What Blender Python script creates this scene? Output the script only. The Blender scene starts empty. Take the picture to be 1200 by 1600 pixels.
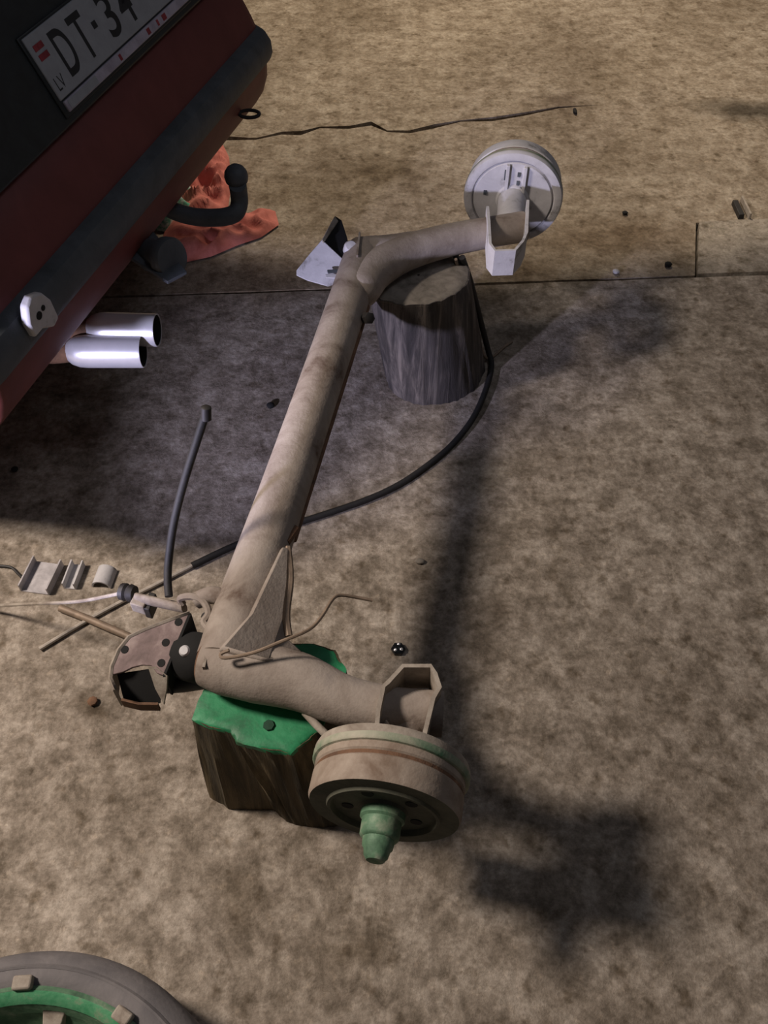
import bpy, math, random
from mathutils import Vector, Matrix, noise

random.seed(7)
scene = bpy.context.scene
col = scene.collection

# ------------------------------------------------------------------ camera
FPX = 1350.0
CAM_H = 1.47
PITCH = math.radians(51)
cam_d = bpy.data.cameras.new('camera')
cam = bpy.data.objects.new('camera', cam_d)
col.objects.link(cam)
cam.location = (0, 0, CAM_H)
cam.rotation_euler = (math.radians(90) - PITCH, 0, 0)
cam_d.sensor_fit = 'VERTICAL'
cam_d.sensor_height = 36.0
cam_d.lens = FPX / 1600.0 * 36.0
cam_d.clip_start = 0.02
scene.camera = cam

# ------------------------------------------------------------------ world, lamps, exposure
w = bpy.data.worlds.new('world')
scene.world = w
w.use_nodes = True
w.node_tree.nodes['Background'].inputs[0].default_value = (0.80, 0.75, 0.76, 1)
w.node_tree.nodes['Background'].inputs[1].default_value = 0.05


def lamp(name, kind, loc, power, colour, size=0.06, aim=None, cone=None, blend=0.2):
    d = bpy.data.lights.new(name, kind)
    d.energy = power
    d.color = colour
    d.shadow_soft_size = size
    if kind == 'SPOT':
        d.spot_size = cone
        d.spot_blend = blend
    o = bpy.data.objects.new(name, d)
    col.objects.link(o)
    o.location = loc
    if aim is not None:
        o.rotation_euler = (Vector(aim) - Vector(loc)).to_track_quat('-Z', 'Y').to_euler()
    return o


lamp('garage_bulb', 'POINT', (-1.93, 0.90, 2.3), 325, (1.0, 0.855, 0.745), 0.22)
lamp('far_lamp', 'SPOT', (0.3, 4.2, 2.6), 290, (1.0, 0.83, 0.64), 0.06, (0.3, 4.2, 0), math.radians(82), 0.12)
lamp('hand_torch', 'SPOT', (-1.0, 0.25, 0.58), 108, (0.72, 0.70, 1.0), 0.03, (-0.10, 1.62, 0.34), math.radians(48), 0.8)

lamp('cool_fill', 'POINT', (0.9, 1.4, 2.6), 15, (0.84, 0.86, 1.0), 0.3)  # added weak cool fill that lifts the shadows; no known fitting

vs = scene.view_settings
vs.view_transform = 'Standard'
vs.look = 'None'
vs.exposure = 0.0
vs.gamma = 1.0
vs.use_curve_mapping = False

# ------------------------------------------------------------------ maths helpers
FW = Vector((0, math.cos(PITCH), -math.sin(PITCH)))
UP = Vector((0, math.sin(PITCH), math.cos(PITCH)))
RT = Vector((1, 0, 0))
CAMP = Vector((0, 0, CAM_H))


def at(x, y, z):
    """point of the place at height z seen at photo position x, y"""
    d = FW + RT * ((x - 600) / FPX) + UP * ((800 - y) / FPX)
    return CAMP + d * ((z - CAM_H) / d.z)


def catmull(pts, n=6, extra=None):
    out, ex = [], []
    P = [pts[0]] + list(pts) + [pts[-1]]
    X = None if extra is None else [extra[0]] + list(extra) + [extra[-1]]
    for i in range(1, len(P) - 2):
        for k in range(n):
            t = k / n
            a, b, c, d = P[i - 1], P[i], P[i + 1], P[i + 2]
            out.append(0.5 * ((2 * b) + (c - a) * t + (2 * a - 5 * b + 4 * c - d) * t * t + (3 * b - a - 3 * c + d) * t ** 3))
            if X:
                ex.append(X[i] * (1 - t) + X[i + 1] * t)
    out.append(P[-2])
    if X:
        ex.append(X[-2])
        return out, ex
    return out


class MB:
    def __init__(self):
        self.v, self.f = [], []

    def add(self, vs_, fs_):
        k = len(self.v)
        self.v += [Vector(p) for p in vs_]
        self.f += [tuple(i + k for i in f) for f in fs_]
        return self

    def tube(self, pts, rad, seg=14, caps=True, squash=1.0):
        pts = [Vector(p) for p in pts]
        n = len(pts)
        if not isinstance(rad, (list, tuple)):
            rad = [rad] * n
        vs_, fs_ = [], []
        t = (pts[1] - pts[0]).normalized()
        ref = Vector((0, 0, 1)) if abs(t.z) < 0.9 else Vector((1, 0, 0))
        nrm = (ref - t * ref.dot(t)).normalized()
        for i in range(n):
            if i == 0:
                t = (pts[1] - pts[0]).normalized()
            elif i == n - 1:
                t = (pts[-1] - pts[-2]).normalized()
            else:
                t = (pts[i + 1] - pts[i - 1]).normalized()
            nrm = (nrm - t * nrm.dot(t)).normalized()
            b = t.cross(nrm)
            for k in range(seg):
                a = 2 * math.pi * k / seg
                vs_.append(pts[i] + (nrm * math.cos(a) + b * math.sin(a) * squash) * rad[i])
        for i in range(n - 1):
            for k in range(seg):
                fs_.append((i * seg + k, i * seg + (k + 1) % seg, (i + 1) * seg + (k + 1) % seg, (i + 1) * seg + k))
        if caps:
            fs_.append(tuple(reversed(range(seg))))
            fs_.append(tuple((n - 1) * seg + k for k in range(seg)))
        return self.add(vs_, fs_)

    def lathe(self, c, axis, prof, seg=48):
        """prof: list of (radius, distance along axis)"""
        c, axis = Vector(c), Vector(axis).normalized()
        ref = Vector((0, 0, 1)) if abs(axis.z) < 0.9 else Vector((1, 0, 0))
        u = (ref - axis * ref.dot(axis)).normalized()
        v = axis.cross(u)
        vs_, fs_ = [], []
        for r, h in prof:
            r = max(r, 1e-5)
            for k in range(seg):
                a = 2 * math.pi * k / seg
                vs_.append(c + axis * h + (u * math.cos(a) + v * math.sin(a)) * r)
        for i in range(len(prof) - 1):
            for k in range(seg):
                fs_.append((i * seg + k, i * seg + (k + 1) % seg, (i + 1) * seg + (k + 1) % seg, (i + 1) * seg + k))
        return self.add(vs_, fs_)

    def prism(self, poly, off):
        """3-D polygon extruded by the vector off"""
        poly = [Vector(p) for p in poly]
        off = Vector(off)
        n = len(poly)
        fs_ = [tuple(range(n)), tuple(reversed(range(n, 2 * n)))]
        for k in range(n):
            fs_.append((k, k + n, (k + 1) % n + n, (k + 1) % n))
        return self.add(poly + [p + off for p in poly], fs_)

    def wall(self, path, thick, height):
        """thin sheet standing on a ground path (top edge given), thickness sideways, going down by height"""
        path = [Vector(p) for p in path]
        L, R_ = [], []
        for i, p in enumerate(path):
            a = path[max(i - 1, 0)]
            b = path[min(i + 1, len(path) - 1)]
            t = (b - a)
            t.z = 0
            t.normalize()
            s = Vector((-t.y, t.x, 0)) * thick * 0.5
            L.append(p + s)
            R_.append(p - s)
        n = len(path)
        dn = Vector((0, 0, -height))
        vs_ = L + R_ + [p + dn for p in L] + [p + dn for p in R_]
        fs_ = []
        for i in range(n - 1):
            j = i + 1
            fs_ += [(i, n + i, n + j, j), (2 * n + i, 2 * n + j, 3 * n + j, 3 * n + i), (i, j, 2 * n + j, 2 * n + i), (n + i, 3 * n + i, 3 * n + j, n + j)]
        fs_ += [(0, 2 * n, 3 * n, n), (n - 1, 2 * n - 1, 4 * n - 1, 3 * n - 1)]
        return self.add(vs_, fs_)

    def box(self, c, x, y, z):
        """c centre; x, y, z half-extent vectors"""
        c, x, y, z = Vector(c), Vector(x), Vector(y), Vector(z)
        vs_ = [c + x * i + y * j + z * k for k in (-1, 1) for j in (-1, 1) for i in (-1, 1)]
        return self.add(vs_, [(0, 2, 3, 1), (4, 5, 7, 6), (0, 1, 5, 4), (2, 6, 7, 3), (0, 4, 6, 2), (1, 3, 7, 5)])

    def grid(self, rows):
        n, m = len(rows), len(rows[0])
        fs_ = [(i * m + j, i * m + j + 1, (i + 1) * m + j + 1, (i + 1) * m + j) for i in range(n - 1) for j in range(m - 1)]
        return self.add([p for r in rows for p in r], fs_)

    def loft(self, rings, caps=True):
        """closed rings of equal length"""
        m = len(rings[0])
        fs_ = []
        for i in range(len(rings) - 1):
            for k in range(m):
                fs_.append((i * m + k, i * m + (k + 1) % m, (i + 1) * m + (k + 1) % m, (i + 1) * m + k))
        if caps:
            fs_.append(tuple(reversed(range(m))))
            fs_.append(tuple((len(rings) - 1) * m + k for k in range(m)))
        return self.add([p for r in rings for p in r], fs_)

    def build(self, name, mat, parent=None, smooth=40, bevel=0, solid=0, sub=0):
        import bmesh
        org = world_loc(parent) if parent else Vector((0, 0, 0))
        if parent is None:
            xs = [p.x for p in self.v]
            ys = [p.y for p in self.v]
            org = Vector(((min(xs) + max(xs)) / 2, (min(ys) + max(ys)) / 2, min(p.z for p in self.v)))
        me = bpy.data.meshes.new(name)
        me.from_pydata([p - org for p in self.v], [], self.f)
        bm = bmesh.new()
        bm.from_mesh(me)
        bmesh.ops.recalc_face_normals(bm, faces=bm.faces)
        for f in bm.faces:
            f.smooth = True
        ang = math.radians(smooth)
        for e in bm.edges:
            e.smooth = len(e.link_faces) == 2 and e.calc_face_angle(0) < ang
        bm.to_mesh(me)
        bm.free()
        me.materials.append(mat)
        o = bpy.data.objects.new(name, me)
        col.objects.link(o)
        if parent:
            o.parent = parent
        else:
            o.location = org
        if solid:
            m = o.modifiers.new('solidify', 'SOLIDIFY')
            m.thickness = solid
            m.offset = 0
        if bevel:
            m = o.modifiers.new('bevel', 'BEVEL')
            m.width = bevel
            m.segments = 2
            m.limit_method = 'ANGLE'
            m.angle_limit = math.radians(35)
        if sub:
            m = o.modifiers.new('subsurf', 'SUBSURF')
            m.levels = m.render_levels = sub
        return o


def world_loc(o):
    p = Vector((0, 0, 0))
    while o:
        p = p + o.location
        o = o.parent
    return p


def thing(name, loc, label, cat, group=None):
    o = bpy.data.objects.new(name, None)
    o.empty_display_size = 0.05
    col.objects.link(o)
    o.location = loc
    return tag(o, label, cat, group)


def tag(o, label, cat, group=None):
    o['label'] = label
    o['category'] = cat
    if group:
        o['group'] = group
    return o


# ------------------------------------------------------------------ materials
def nodes(name):
    m = bpy.data.materials.new(name)
    m.use_nodes = True
    nt = m.node_tree
    return m, nt, nt.nodes['Principled BSDF']


def ramp(nt, fac, stops):
    r = nt.nodes.new('ShaderNodeValToRGB')
    while len(r.color_ramp.elements) > 1:
        r.color_ramp.elements.remove(r.color_ramp.elements[-1])
    r.color_ramp.elements[0].position = stops[0][0]
    r.color_ramp.elements[0].color = (*stops[0][1], 1)
    for p, c in stops[1:]:
        e = r.color_ramp.elements.new(p)
        e.color = (*c, 1)
    nt.links.new(fac, r.inputs[0])
    return r.outputs[0]


def noise_n(nt, vec, scale, detail=5, rough=0.6, dist=0.0):
    n = nt.nodes.new('ShaderNodeTexNoise')
    n.inputs['Scale'].default_value = scale
    n.inputs['Detail'].default_value = detail
    n.inputs['Roughness'].default_value = rough
    n.inputs['Distortion'].default_value = dist
    nt.links.new(vec, n.inputs['Vector'])
    return n.outputs['Fac']


def mix(nt, a, b, fac, mode='MIX'):
    m = nt.nodes.new('ShaderNodeMix')
    m.data_type = 'RGBA'
    m.blend_type = mode
    for s, v in ((m.inputs[0], fac), (m.inputs[6], a), (m.inputs[7], b)):
        if isinstance(v, (int, float)):
            s.default_value = v
        elif isinstance(v, tuple):
            s.default_value = (*v, 1)
        else:
            nt.links.new(v, s)
    return m.outputs[2]


def bump(nt, h, strength, dist, bsdf):
    b = nt.nodes.new('ShaderNodeBump')
    b.inputs['Strength'].default_value = strength
    b.inputs['Distance'].default_value = dist
    nt.links.new(h, b.inputs['Height'])
    nt.links.new(b.outputs[0], bsdf.inputs['Normal'])


def mapping(nt, scale=(1, 1, 1), world_space=True):
    if world_space:
        g = nt.nodes.new('ShaderNodeNewGeometry').outputs['Position']
    else:
        g = nt.nodes.new('ShaderNodeTexCoord').outputs['Object']
    mp = nt.nodes.new('ShaderNodeMapping')
    mp.inputs['Scale'].default_value = scale
    nt.links.new(g, mp.inputs['Vector'])
    return mp.outputs[0]


def speckled(name, stops, scale=14, rough=0.8, metal=0.0, bmp=0.3, fine=120, stretch=(1, 1, 1), detail=6):
    m, nt, b = nodes(name)
    v = mapping(nt, stretch)
    n1 = noise_n(nt, v, scale, detail, 0.65, 0.4)
    nt.links.new(ramp(nt, n1, stops), b.inputs['Base Color'])
    b.inputs['Roughness'].default_value = rough
    b.inputs['Metallic'].default_value = metal
    if bmp:
        bump(nt, noise_n(nt, v, fine, 3), bmp, 0.002, b)
    return m


def flat(name, c, rough=0.6, metal=0.0, var=0.25, scale=30):
    lo = tuple(x * (1 - var) for x in c)
    hi = tuple(min(1, x * (1 + var)) for x in c)
    return speckled(name, [(0.35, lo), (0.65, hi)], scale, rough, metal, 0.1)


def concrete(name, lo, mid, hi, stains_and_shade, tint):
    m, nt, b = nodes(name)
    v = mapping(nt)
    big = noise_n(nt, v, 2.2, 6, 0.65, 0.1)
    med = noise_n(nt, v, 17, 8, 0.74, 0.15)
    fine = noise_n(nt, v, 70, 6, 0.75)
    c1 = ramp(nt, med, [(0.38, lo), (0.5, mid), (0.61, hi)])
    c2 = mix(nt, c1, ramp(nt, big, [(0.36, tint), (0.60, (1, 1, 1))]), 0.85, 'MULTIPLY')
    c3 = mix(nt, c2, ramp(nt, fine, [(0.34, (0.55, 0.53, 0.49)), (0.6, (1.12, 1.10, 1.08))]), 0.8, 'MULTIPLY')
    # dark blotches of soaked-in oil, irregular, with their own places
    st = noise_n(nt, v, 6.0, 7, 0.72, 0.2)
    c3 = mix(nt, c3, ramp(nt, st, [(0.56, (1, 1, 1)), (0.68, (0.55, 0.52, 0.47))]), 0.8, 'MULTIPLY')
    # small soaked-in spots and pale grit
    sp1 = noise_n(nt, v, 26, 3, 0.55, 0.1)
    c3 = mix(nt, c3, ramp(nt, sp1, [(0.57, (1, 1, 1)), (0.70, (0.50, 0.46, 0.40))]), 0.85, 'MULTIPLY')
    sp2 = noise_n(nt, v, 48, 3, 0.6, 0.0)
    c3 = mix(nt, c3, ramp(nt, sp2, [(0.60, (1, 1, 1)), (0.72, (1.35, 1.33, 1.30))]), 0.9, 'MULTIPLY')
    warp = nt.nodes.new('ShaderNodeTexNoise')
    warp.inputs['Scale'].default_value = 9
    warp.inputs['Detail'].default_value = 4
    nt.links.new(v, warp.inputs['Vector'])
    add = nt.nodes.new('ShaderNodeVectorMath')
    add.operation = 'MULTIPLY_ADD'
    nt.links.new(warp.outputs['Color'], add.inputs[0])
    add.inputs[1].default_value = (0.14, 0.14, 0.0)
    nt.links.new(v, add.inputs[2])
    for (x, y, r, sx, dark) in stains_and_shade:
        sub = nt.nodes.new('ShaderNodeVectorMath')
        sub.operation = 'SUBTRACT'
        nt.links.new(add.outputs[0], sub.inputs[0])
        sub.inputs[1].default_value = (x + 0.07, y + 0.07, 0)
        mul = nt.nodes.new('ShaderNodeVectorMath')
        mul.operation = 'MULTIPLY'
        nt.links.new(sub.outputs[0], mul.inputs[0])
        mul.inputs[1].default_value = (1 / (r * sx), 1 / r, 0)
        ln = nt.nodes.new('ShaderNodeVectorMath')
        ln.operation = 'LENGTH'
        nt.links.new(mul.outputs[0], ln.inputs[0])
        c3 = mix(nt, c3, ramp(nt, ln.outputs['Value'], [(0.25, dark), (1.0, (1, 1, 1))]), 0.9, 'MULTIPLY')
    nt.links.new(c3, b.inputs['Base Color'])
    b.inputs['Roughness'].default_value = 0.85
    b.inputs['Specular IOR Level'].default_value = 0.25
    h = nt.nodes.new('ShaderNodeMath')
    h.operation = 'MULTIPLY_ADD'
    nt.links.new(med, h.inputs[0])
    h.inputs[1].default_value = 2.0
    nt.links.new(fine, h.inputs[2])
    bump(nt, h.outputs[0], 0.45, 0.006, b)
    return m


def sp(x, y):
    p = at(x, y, 0)
    return p.x, p.y


stains_and_shade = [(*sp(790, 950), 0.045, 1.0, (0.55, 0.52, 0.48)), (*sp(1175, 172), 0.11, 2.2, (0.25, 0.25, 0.24)), (*sp(880, 160), 0.10, 1.4, (0.6, 0.56, 0.55)), (*sp(960, 370), 0.14, 2.6, (0.66, 0.60, 0.53)), (*sp(820, 420), 0.09, 1.2, (0.5, 0.45, 0.38)), (*sp(400, 440), 0.14, 2.4, (0.62, 0.56, 0.46)), (*sp(600, 270), 0.09, 2.4, (0.72, 0.68, 0.62)),  # brown patch beneath the far shock bracket is its shadow put into the colour
          (*sp(930, 560), 0.16, 1.0, (0.6, 0.6, 0.62)), (*sp(830, 640), 0.12, 1.2, (0.65, 0.65, 0.66)), (*sp(150, 1105), 0.03, 1.3, (0.5, 0.46, 0.4)),  # first two patches here paint the far drum's soft shadow
          (*sp(872, 890), 0.30, 0.05, (0.7, 0.68, 0.64)), (*sp(380, 1395), 0.05, 1.6, (0.6, 0.57, 0.52)), (*sp(560, 1470), 0.06, 1.2, (0.68, 0.65, 0.6)), (*sp(460, 300), 0.12, 1.5, (0.75, 0.72, 0.66))]
M = {}
M['slab'] = concrete('old_concrete', (0.20, 0.170, 0.135), (0.335, 0.292, 0.242), (0.48, 0.43, 0.37), stains_and_shade, (0.70, 0.68, 0.66))
M['far_slab'] = concrete('brown_concrete', (0.235, 0.19, 0.14), (0.35, 0.298, 0.234), (0.44, 0.388, 0.318), stains_and_shade, (0.58, 0.545, 0.50))
M['patch'] = concrete('pale_concrete', (0.28, 0.25, 0.20), (0.36, 0.32, 0.27), (0.42, 0.38, 0.32), [], (0.9, 0.9, 0.9))
M['soil'] = flat('joint_dirt', (0.05, 0.04, 0.03), 0.95)
M['beam'] = speckled('dusty_beam_metal', [(0.30, (0.10, 0.066, 0.048)), (0.42, (0.23, 0.19, 0.158)), (0.62, (0.33, 0.285, 0.245)), (0.75, (0.24, 0.21, 0.19))], 11, 0.85, 0, 0.4, 160)
M['steel'] = speckled('dusty_grey_steel', [(0.3, (0.17, 0.135, 0.105)), (0.55, (0.34, 0.30, 0.25)), (0.75, (0.43, 0.38, 0.32))], 22, 0.75, 0, 0.3, 160)
M['white_steel'] = speckled('pale_dusty_steel', [(0.32, (0.22, 0.21, 0.20)), (0.42, (0.46, 0.45, 0.46)), (0.7, (0.58, 0.57, 0.58))], 18, 0.7, 0, 0.2, 160)
M['rust'] = speckled('rust', [(0.3, (0.07, 0.04, 0.025)), (0.6, (0.17, 0.09, 0.05)), (0.8, (0.28, 0.17, 0.10))], 30, 0.9, 0, 0.5, 200)
M['rust_plate'] = speckled('purple_brown_plate', [(0.3, (0.09, 0.06, 0.056)), (0.5, (0.16, 0.112, 0.108)), (0.72, (0.28, 0.22, 0.205))], 26, 0.7, 0.1, 0.3, 200)
M['drum'] = speckled('drum_band_metal', [(0.3, (0.17, 0.12, 0.085)), (0.55, (0.31, 0.255, 0.205)), (0.75, (0.40, 0.34, 0.28))], 16, 0.8, 0, 0.3, 160)
M['drum_face'] = speckled('greenish_drum_face', [(0.3, (0.05, 0.056, 0.04)), (0.55, (0.10, 0.10, 0.072)), (0.75, (0.15, 0.14, 0.105))], 18, 0.8, 0.1, 0.3, 180)
M['cap_green'] = speckled('green_sprayed_metal', [(0.3, (0.05, 0.11, 0.065)), (0.5, (0.11, 0.22, 0.13)), (0.72, (0.33, 0.37, 0.28))], 24, 0.6, 0.1, 0.2, 200)
M['edge_green'] = speckled('green_paint_edge', [(0.3, (0.06, 0.16, 0.09)), (0.5, (0.28, 0.30, 0.22)), (0.7, (0.46, 0.42, 0.34))], 12, 0.7)
M['green'] = speckled('green_paint', [(0.28, (0.010, 0.07, 0.03)), (0.5, (0.016, 0.215, 0.085)), (0.75, (0.045, 0.31, 0.14))], 13, 0.55, 0, 0.3, 90)
M['band'] = speckled('scuffed_green_band', [(0.36, (0.02, 0.20, 0.08)), (0.55, (0.09, 0.30, 0.15)), (0.68, (0.26, 0.28, 0.20))], 22, 0.6)
M['knot'] = flat('dark_green_knot', (0.008, 0.05, 0.025), 0.8)
M['galv'] = flat('galvanised_sheet', (0.42, 0.40, 0.41), 0.5, 0.2)
M['black'] = flat('black_hole', (0.006, 0.006, 0.006), 0.9)
M['rubber'] = flat('black_rubber', (0.02, 0.018, 0.017), 0.6)
M['cable'] = speckled('worn_cable', [(0.35, (0.008, 0.008, 0.008)), (0.7, (0.022, 0.02, 0.018))], 12, 0.7)
M['rod'] = flat('bare_cable', (0.38, 0.34, 0.29), 0.6)
M['pipe'] = flat('brake_pipe_metal', (0.24, 0.18, 0.13), 0.6, 0.2)
M['red'] = speckled('dull_red_paint', [(0.3, (0.12, 0.026, 0.023)), (0.7, (0.17, 0.042, 0.037))], 9, 0.55, 0, 0.1)
M['trim'] = speckled('dark_grey_plastic', [(0.3, (0.045, 0.053, 0.060)), (0.7, (0.085, 0.096, 0.108))], 14, 0.6)
M['panel'] = flat('black_panel', (0.014, 0.018, 0.020), 0.5)
M['plate'] = flat('plate_white', (0.30, 0.315, 0.34), 0.5, 0, 0.08)
M['ink'] = flat('plate_black', (0.01, 0.012, 0.016), 0.6)
M['flag'] = flat('plate_flag_red', (0.25, 0.025, 0.035), 0.6)
M['holder'] = speckled('plate_holder_strip', [(0.35, (0.30, 0.27, 0.33)), (0.6, (0.45, 0.42, 0.50))], 20, 0.4)
M['tyre'] = speckled('dusty_tyre', [(0.3, (0.11, 0.105, 0.11)), (0.55, (0.19, 0.178, 0.178)), (0.75, (0.28, 0.26, 0.24))], 9, 0.9, 0, 0.3, 120)
M['glass'] = flat('dark_glass', (0.01, 0.012, 0.014), 0.1)
M['rag'] = speckled('red_cloth', [(0.3, (0.34, 0.08, 0.06)), (0.6, (0.58, 0.19, 0.15)), (0.8, (0.64, 0.25, 0.20))], 14, 0.9, 0, 0.5, 300)
M['mint'] = speckled('pale_green_cloth', [(0.42, (0.08, 0.30, 0.20)), (0.55, (0.42, 0.52, 0.48))], 45, 0.9)


def wood(name, lo, mid, hi):
    m, nt, b = nodes(name)
    v = mapping(nt, (1, 1, 0.07))
    n1 = noise_n(nt, v, 42, 7, 0.7, 0.6)
    n2 = noise_n(nt, mapping(nt, (1, 1, 0.4)), 9, 4)
    c = ramp(nt, n1, [(0.32, lo), (0.5, mid), (0.68, hi)])
    c = mix(nt, c, ramp(nt, n2, [(0.35, (0.55, 0.55, 0.55)), (0.65, (1.15, 1.12, 1.05))]), 0.8, 'MULTIPLY')
    nt.links.new(c, b.inputs['Base Color'])
    b.inputs['Roughness'].default_value = 0.85
    bump(nt, n1, 0.8, 0.006, b)
    return m


M['log'] = wood('split_log_wood', (0.025, 0.020, 0.010), (0.085, 0.066, 0.034), (0.20, 0.15, 0.08))
M['stump'] = wood('dark_stump_wood', (0.028, 0.025, 0.025), (0.075, 0.066, 0.063), (0.24, 0.21, 0.19))
M['sawn'] = speckled('sawn_end_wood', [(0.3, (0.12, 0.105, 0.085)), (0.6, (0.27, 0.24, 0.20))], 30, 0.9)
m, nt, b = nodes('polished_chrome')
b.inputs['Metallic'].default_value = 0.55
b.inputs['Roughness'].default_value = 0.3
nt.links.new(ramp(nt, noise_n(nt, mapping(nt), 20), [(0.3, (0.72, 0.72, 0.75)), (0.7, (0.85, 0.85, 0.88))]), b.inputs['Base Color'])
M['chrome'] = m

# ------------------------------------------------------------------ floor
base = MB().box((0, 2.5, -0.05), (5, 0, 0), (0, 5, 0), (0, 0, 0.02)).build('floor', M['soil'])
base['kind'] = 'structure'


def seam_y(x):
    return 1.992 + 0.057 * x


def slab(poly, mat, top=0.0):
    pts = [Vector((x, y, top)) for x, y in poly]
    return MB().prism(pts, (0, 0, -0.03 - top)).build('slab', mat, base, smooth=20)


G = 0.005
# front slab with a slightly ragged joint edge
xs = [-5 + 0.125 * i for i in range(81)]
front = [(-5, -2.5), (5, -2.5)] + [(x, seam_y(x) - G + 0.004 * noise.noise((x * 7, 0, 0))) for x in reversed(xs)]
slab(front, M['slab'])
# cracked rear slab: two pieces along the crack
crack_px = [(300, 220), (352, 216), (400, 217), (440, 208), (470, 208), (500, 199), (545, 199), (580, 193), (605, 205), (640, 206), (680, 197), (720, 189), (770, 186), (820, 178), (872, 168)]
crack = [at(x, y, 0) for x, y in crack_px]
cr = [(p.x, p.y) for p in crack]
left = [(-5, cr[0][1] - 0.35), (-3, cr[0][1] - 0.2), (-1.6, cr[0][1] - 0.04)]
right = [(cr[-1][0] + 0.15, cr[-1][1] + 0.02), (2.5, 3.2), (5, 3.3)]
wd = [0.004] * 3 + [0.010 + 0.005 * math.sin(i * 2.1) for i in range(len(cr) - 3)] + [0.014, 0.012, 0.006] + [0.0002] * 3
line = left + cr + right
lo = [(x, y - wd[i]) for i, (x, y) in enumerate(line)]
hi = [(x, y + wd[i]) for i, (x, y) in enumerate(line)]
# the paler patch at the joint, to the right, is let into the rear slab
px0, px1 = at(1090, 349, 0), at(1086, 431, 0)
slab([(x, seam_y(x) + G) for x in xs if x < px1.x - 0.02] + [(px1.x, seam_y(px1.x) + G), (px0.x - 0.004, px0.y + 0.004), (px0.x + 0.62, px0.y + 0.05), (px0.x + 0.68, seam_y(px0.x + 0.68) + G)]
     + [(x, seam_y(x) + G) for x in xs if x > px0.x + 0.72] + list(reversed(lo)), M['far_slab'])
slab(hi + [(5, 7.5), (-5, 7.5)], M['far_slab'])
slab([(px1.x + 0.006, seam_y(px1.x) + G), (px0.x + 0.004, px0.y), (px0.x + 0.61, px0.y + 0.046), (px0.x + 0.67, seam_y(px0.x + 0.67) + G)], M['patch'], 0.006)

# ------------------------------------------------------------------ axle
ax = thing('rear_axle', (at(460, 800, 0).x, at(460, 800, 0).y, 0), 'dusty beige rear axle beam of a car with brake drums, propped on two logs', 'car axle')
ZN, ZF = 0.335, 0.352
E_ = (at(560, 405, ZF) - at(378, 985, ZN)).normalized()   # towards the far drum
S_ = Vector((E_.y, -E_.x, 0)).normalized()                # towards the drums' side
Z_ = Vector((0, 0, 1))

# cross tube: slightly flattened, thickening to both ends
bn, bf = at(352, 1036, ZN), at(570, 395, ZF)
pts = [bn.lerp(bf, t) for t in (0, 0.04, 0.15, 0.3, 0.5, 0.7, 0.85, 0.96, 1.0)]
MB().tube(pts, [0.045, 0.046, 0.044, 0.042, 0.041, 0.041, 0.042, 0.043, 0.042], 24).build('cross_tube', M['beam'], ax)
# rusty lower lip on the drum side
lip = [p + S_ * 0.039 - Z_ * 0.014 for p in (bn.lerp(bf, 0.24), bn.lerp(bf, 0.5), bn.lerp(bf, 0.84))]
MB().tube(lip, 0.006, 8).build('seam_lip', M['rust'], ax)


def arm(px, z, rad, name='trailing_arm'):
    p = [at(x, y, zz) for (x, y), zz in zip(px, z)]
    pp, rr = catmull(p, 5, rad)
    o = MB().tube(pp, rr, 24, caps=False).build(name, M['beam'], ax)
    d = (pp[-1] - pp[-2]).normalized()
    MB().lathe(pp[-1], d, [(rr[-1], 0), (rr[-1] * 0.86, 0.0), (rr[-1] * 0.86, -0.02), (0, -0.02)], 24).build('tube_mouth', M['black'], o)  # black disc paints the dark inside of the open tube end
    d0 = (pp[0] - pp[1]).normalized()
    MB().lathe(pp[0], d0, [(rr[0], 0), (rr[0] * 0.8, 0.004), (rr[0] * 0.6, 0.004), (0, 0.004)], 24).build('end_cap', M['rust'], o)
    return o


arm([(318, 1034), (350, 1040), (405, 1050), (470, 1066), (530, 1092), (590, 1106), (645, 1112), (692, 1116)], [ZN, ZN, ZN, ZN, ZN - 0.004, ZN - 0.006, ZN - 0.008, ZN - 0.008],
    [0.034, 0.043, 0.046, 0.042, 0.037, 0.034, 0.033, 0.033])
# the far arm sweeps out of the cross tube in one bend
pp, rr = catmull([bn.lerp(bf, 0.78), bn.lerp(bf, 0.86) + S_ * 0.003, at(564, 452, ZF), at(582, 427, ZF), at(612, 405, ZF), at(652, 389, ZF), at(704, 375, ZF), at(760, 364, ZF), at(818, 354, ZF)], 5, [0.030, 0.037, 0.040, 0.0415, 0.041, 0.038, 0.036, 0.034, 0.034])
g = MB().tube(pp, rr, 24).build('trailing_arm', M['beam'], ax)
MB().tube([at(700, 392, .335), at(712, 398, .325), at(716, 412, .31)], 0.008, 8).build('cable_guide', M['rubber'], g)
MB().tube(catmull([at(546, 402, ZF), at(572, 399, ZF), at(604, 396, ZF), at(650, 386, ZF)], 4), [0.028, 0.032, 0.035, 0.038, 0.040, 0.0405, 0.0405, 0.040, 0.0395, 0.038, 0.037, 0.036, 0.034], 24).build('mount_stub', M['beam'], ax)


def sheet(px, thick, name, mat, parent, bevel=0.0015):
    pts = [at(*q) for q in px]
    n = Vector((0, 0, 0))
    for i in range(len(pts)):
        n += pts[i].cross(pts[(i + 1) % len(pts)])
    n = -n.normalized() if n.z > 0 else n.normalized()
    return MB().prism(pts, n * thick).build(name, mat, parent, bevel=bevel)


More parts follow.
